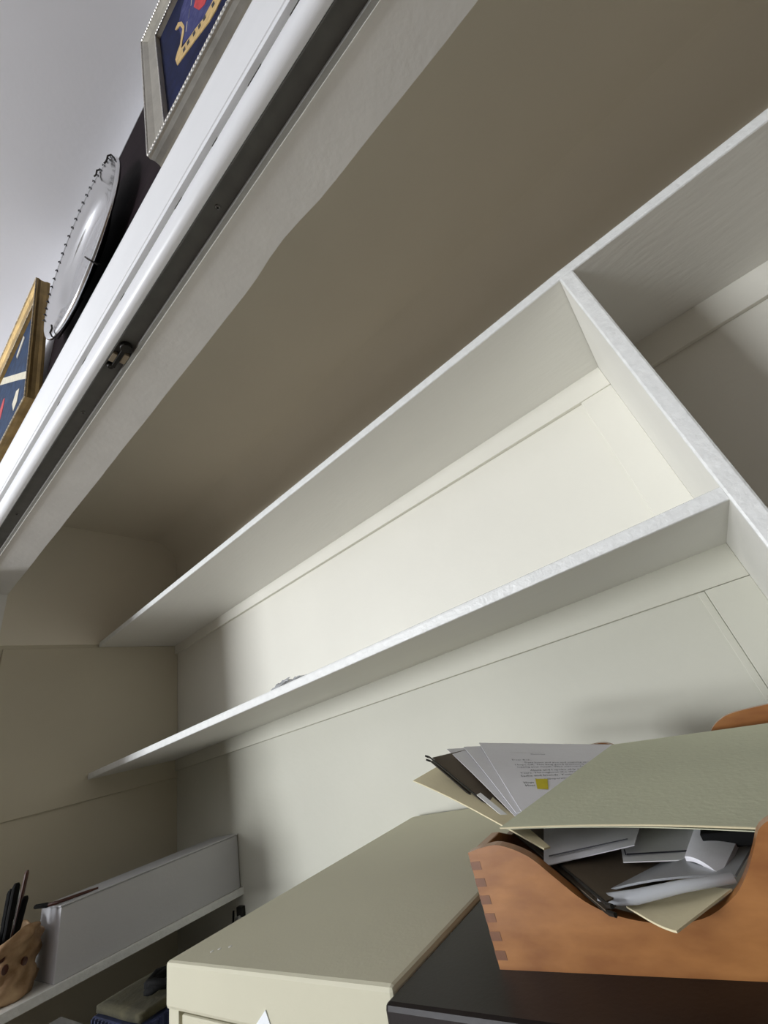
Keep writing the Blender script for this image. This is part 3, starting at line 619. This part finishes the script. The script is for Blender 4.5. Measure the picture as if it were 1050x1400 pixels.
for k, (dx, dy, lx, ly, ln, r, m, lab) in enumerate((
        (0.020, -0.020, 0.028, 0.010, 0.195, 0.0065, 'black', 'thick black marker pen leaning out of the tan clay pot, rightmost'),
        (0.012, -0.004, 0.030, 0.016, 0.165, 0.0055, 'black', 'shorter black pen touching the thick marker in the clay pot'),
        (-0.010, -0.022, 0.030, 0.010, 0.185, 0.0042, 'black', 'slim black pen in the middle of the clay pot'),
        (0.000, -0.014, 0.034, 0.012, 0.180, 0.0042, 'penwhite', 'white pen standing between the black pens in the clay pot'),
        (-0.030, -0.020, 0.026, 0.012, 0.180, 0.0050, 'black', 'black pen at the left side of the clay pot'),
        (-0.022, 0.004, 0.032, 0.012, 0.210, 0.0040, 'brownpen', 'red-brown pencil standing tallest at the back of the clay pot'))):
    p0 = Vector((PCX + dx * 0.6, PCY + dy * 0.6, SZ + 0.0125)); p1 = Vector((PCX + dx + lx, PCY + dy + ly, SZ + 0.0125)) ; d = Vector((p1.x - p0.x, p1.y - p0.y, ln)).normalized()
    pen = thing('pen', lab, 'pen', tuple(p0))
    bm = new(); tube(bm, [p0, p0 + d * ln * 0.68], [r, r], 10); obj('barrel', bm, m, pen, smooth=False)
    bm = new(); tube(bm, [p0 + d * ln * 0.66, p0 + d * ln * 0.97, p0 + d * ln], [r * 1.12, r * 1.12, r * 0.7], 10); obj('cap', bm, m, pen)

# clutter below the narrow shelf
tb = thing('storage_tote', 'charcoal plastic storage tote on the closet floor under the side shelf', 'tote', (-1.3, 0.62, FL))
obj('tub', bx(-1.80, -0.80, 0.36, 0.885, FL, -0.56), 'tote', tb, 0.01); obj('lid', bx(-1.815, -0.785, 0.35, 0.893, -0.56, -0.54), 'tote', tb, 0.006)
nv = thing('ribbed_box', 'navy blue ribbed cloth box between the side shelf and the beige cabinet', 'box', (-1.11, 0.58, -0.54))
obj('body', bx(-1.195, -1.006, 0.432, 0.74, -0.54, -0.312), 'ribnavy', nv, 0.004)
for k in range(26):
    y = 0.434 + k * 0.0118
    bm = new(); tube(bm, [(-1.0065, y, -0.538), (-1.0065, y, -0.313)], 0.0042, 6); obj('rib', bm, 'ribnavy', nv)
for k in range(13):
    x = -1.010 - k * 0.0145
    bm = new(); tube(bm, [(x, 0.4325, -0.538), (x, 0.4325, -0.313)], 0.0042, 6); obj('rib', bm, 'ribnavy', nv)
bm = new(); random.seed(5)
sheet(bm, [(-1.19, 0.438, -0.310), (-1.014, 0.440, -0.310), (-1.014, 0.735, -0.310), (-1.19, 0.735, -0.310)], 0.010, 16, 20, bend=lambda u, v: (0, 0, 0.004 * (0.5 + 0.5 * math.sin(u * 7 + v * 11)) * (0.3 + v)))
tag(obj('folded_blanket', bm, 'blanket', smooth=True), 'folded olive wool blanket on top of the navy ribbed box', 'blanket')
gb = thing('document_box', 'grey board document box in front of the navy ribbed box', 'box', (-1.17, 0.40, -0.54))
obj('body', bx(-1.32, -1.025, 0.375, 0.424, -0.54, -0.345), 'greycard', gb, 0.002); obj('lid', bx(-1.323, -1.022, 0.373, 0.426, -0.343, -0.318), 'greycard', gb, 0.002)
bm = new()
pts = []
for k in range(60):
    a = k * 0.55; r = 0.030 + 0.010 * math.sin(k * 1.7)
    pts.append((-1.060 + r * math.cos(a), 0.512 + 0.040 * math.sin(a), -0.2900 + 0.00018 * k + 0.003 * math.sin(k * 2.1)))
tube(bm, pts, 0.0055, 6)
tag(obj('black_cable', bm, 'black', smooth=True), 'tangled black cable heaped on the olive blanket', 'cable')
bm = new()
sheet(bm, [(-1.13, 0.58, -0.296), (-1.03, 0.58, -0.296), (-1.03, 0.66, -0.296), (-1.13, 0.66, -0.296)], 0.014, 8, 8, bend=lambda u, v: (0, 0, 0.006 * math.sin(u * 3.1) * math.sin(v * 3.1)))
tag(obj('black_pouch', bm, 'black', smooth=True), 'black cloth pouch at the back of the olive blanket', 'pouch')

# small clamp on the back wall behind the beige cabinet
cl = thing('wall_clip', 'small grey and black clip on the back wall, left of the beige cabinet top', 'clip', (-1.44, 0.890, -0.362))
obj('plate', bx(-1.455, -1.425, 0.892, 0.905, -0.355, -0.332), 'iron', cl, 0.002)
bm = new(); tube(bm, [(-1.462, 0.888, -0.338), (-1.460, 0.884, -0.362), (-1.466, 0.884, -0.368)], [0.0028, 0.003, 0.004], 8); obj('lever', bm, 'black', cl)
bm = new(); tube(bm, [(-1.448, 0.886, -0.356), (-1.430, 0.886, -0.352)], 0.004, 8); obj('pin', bm, 'chrome', cl)

# repeats of one kind share a group
for o in C.objects:
    if o.parent is None and o.get('category'):
        g = {'pen': 'pens in the clay pot', 'letter_sheet': 'letter sheets in the letter box', 'framed_embroidery': 'framed embroideries over the header',
             'filing_cabinet': 'filing cabinets in the closet'}.get(o.name.split('.')[0])
        if g: o['group'] = g
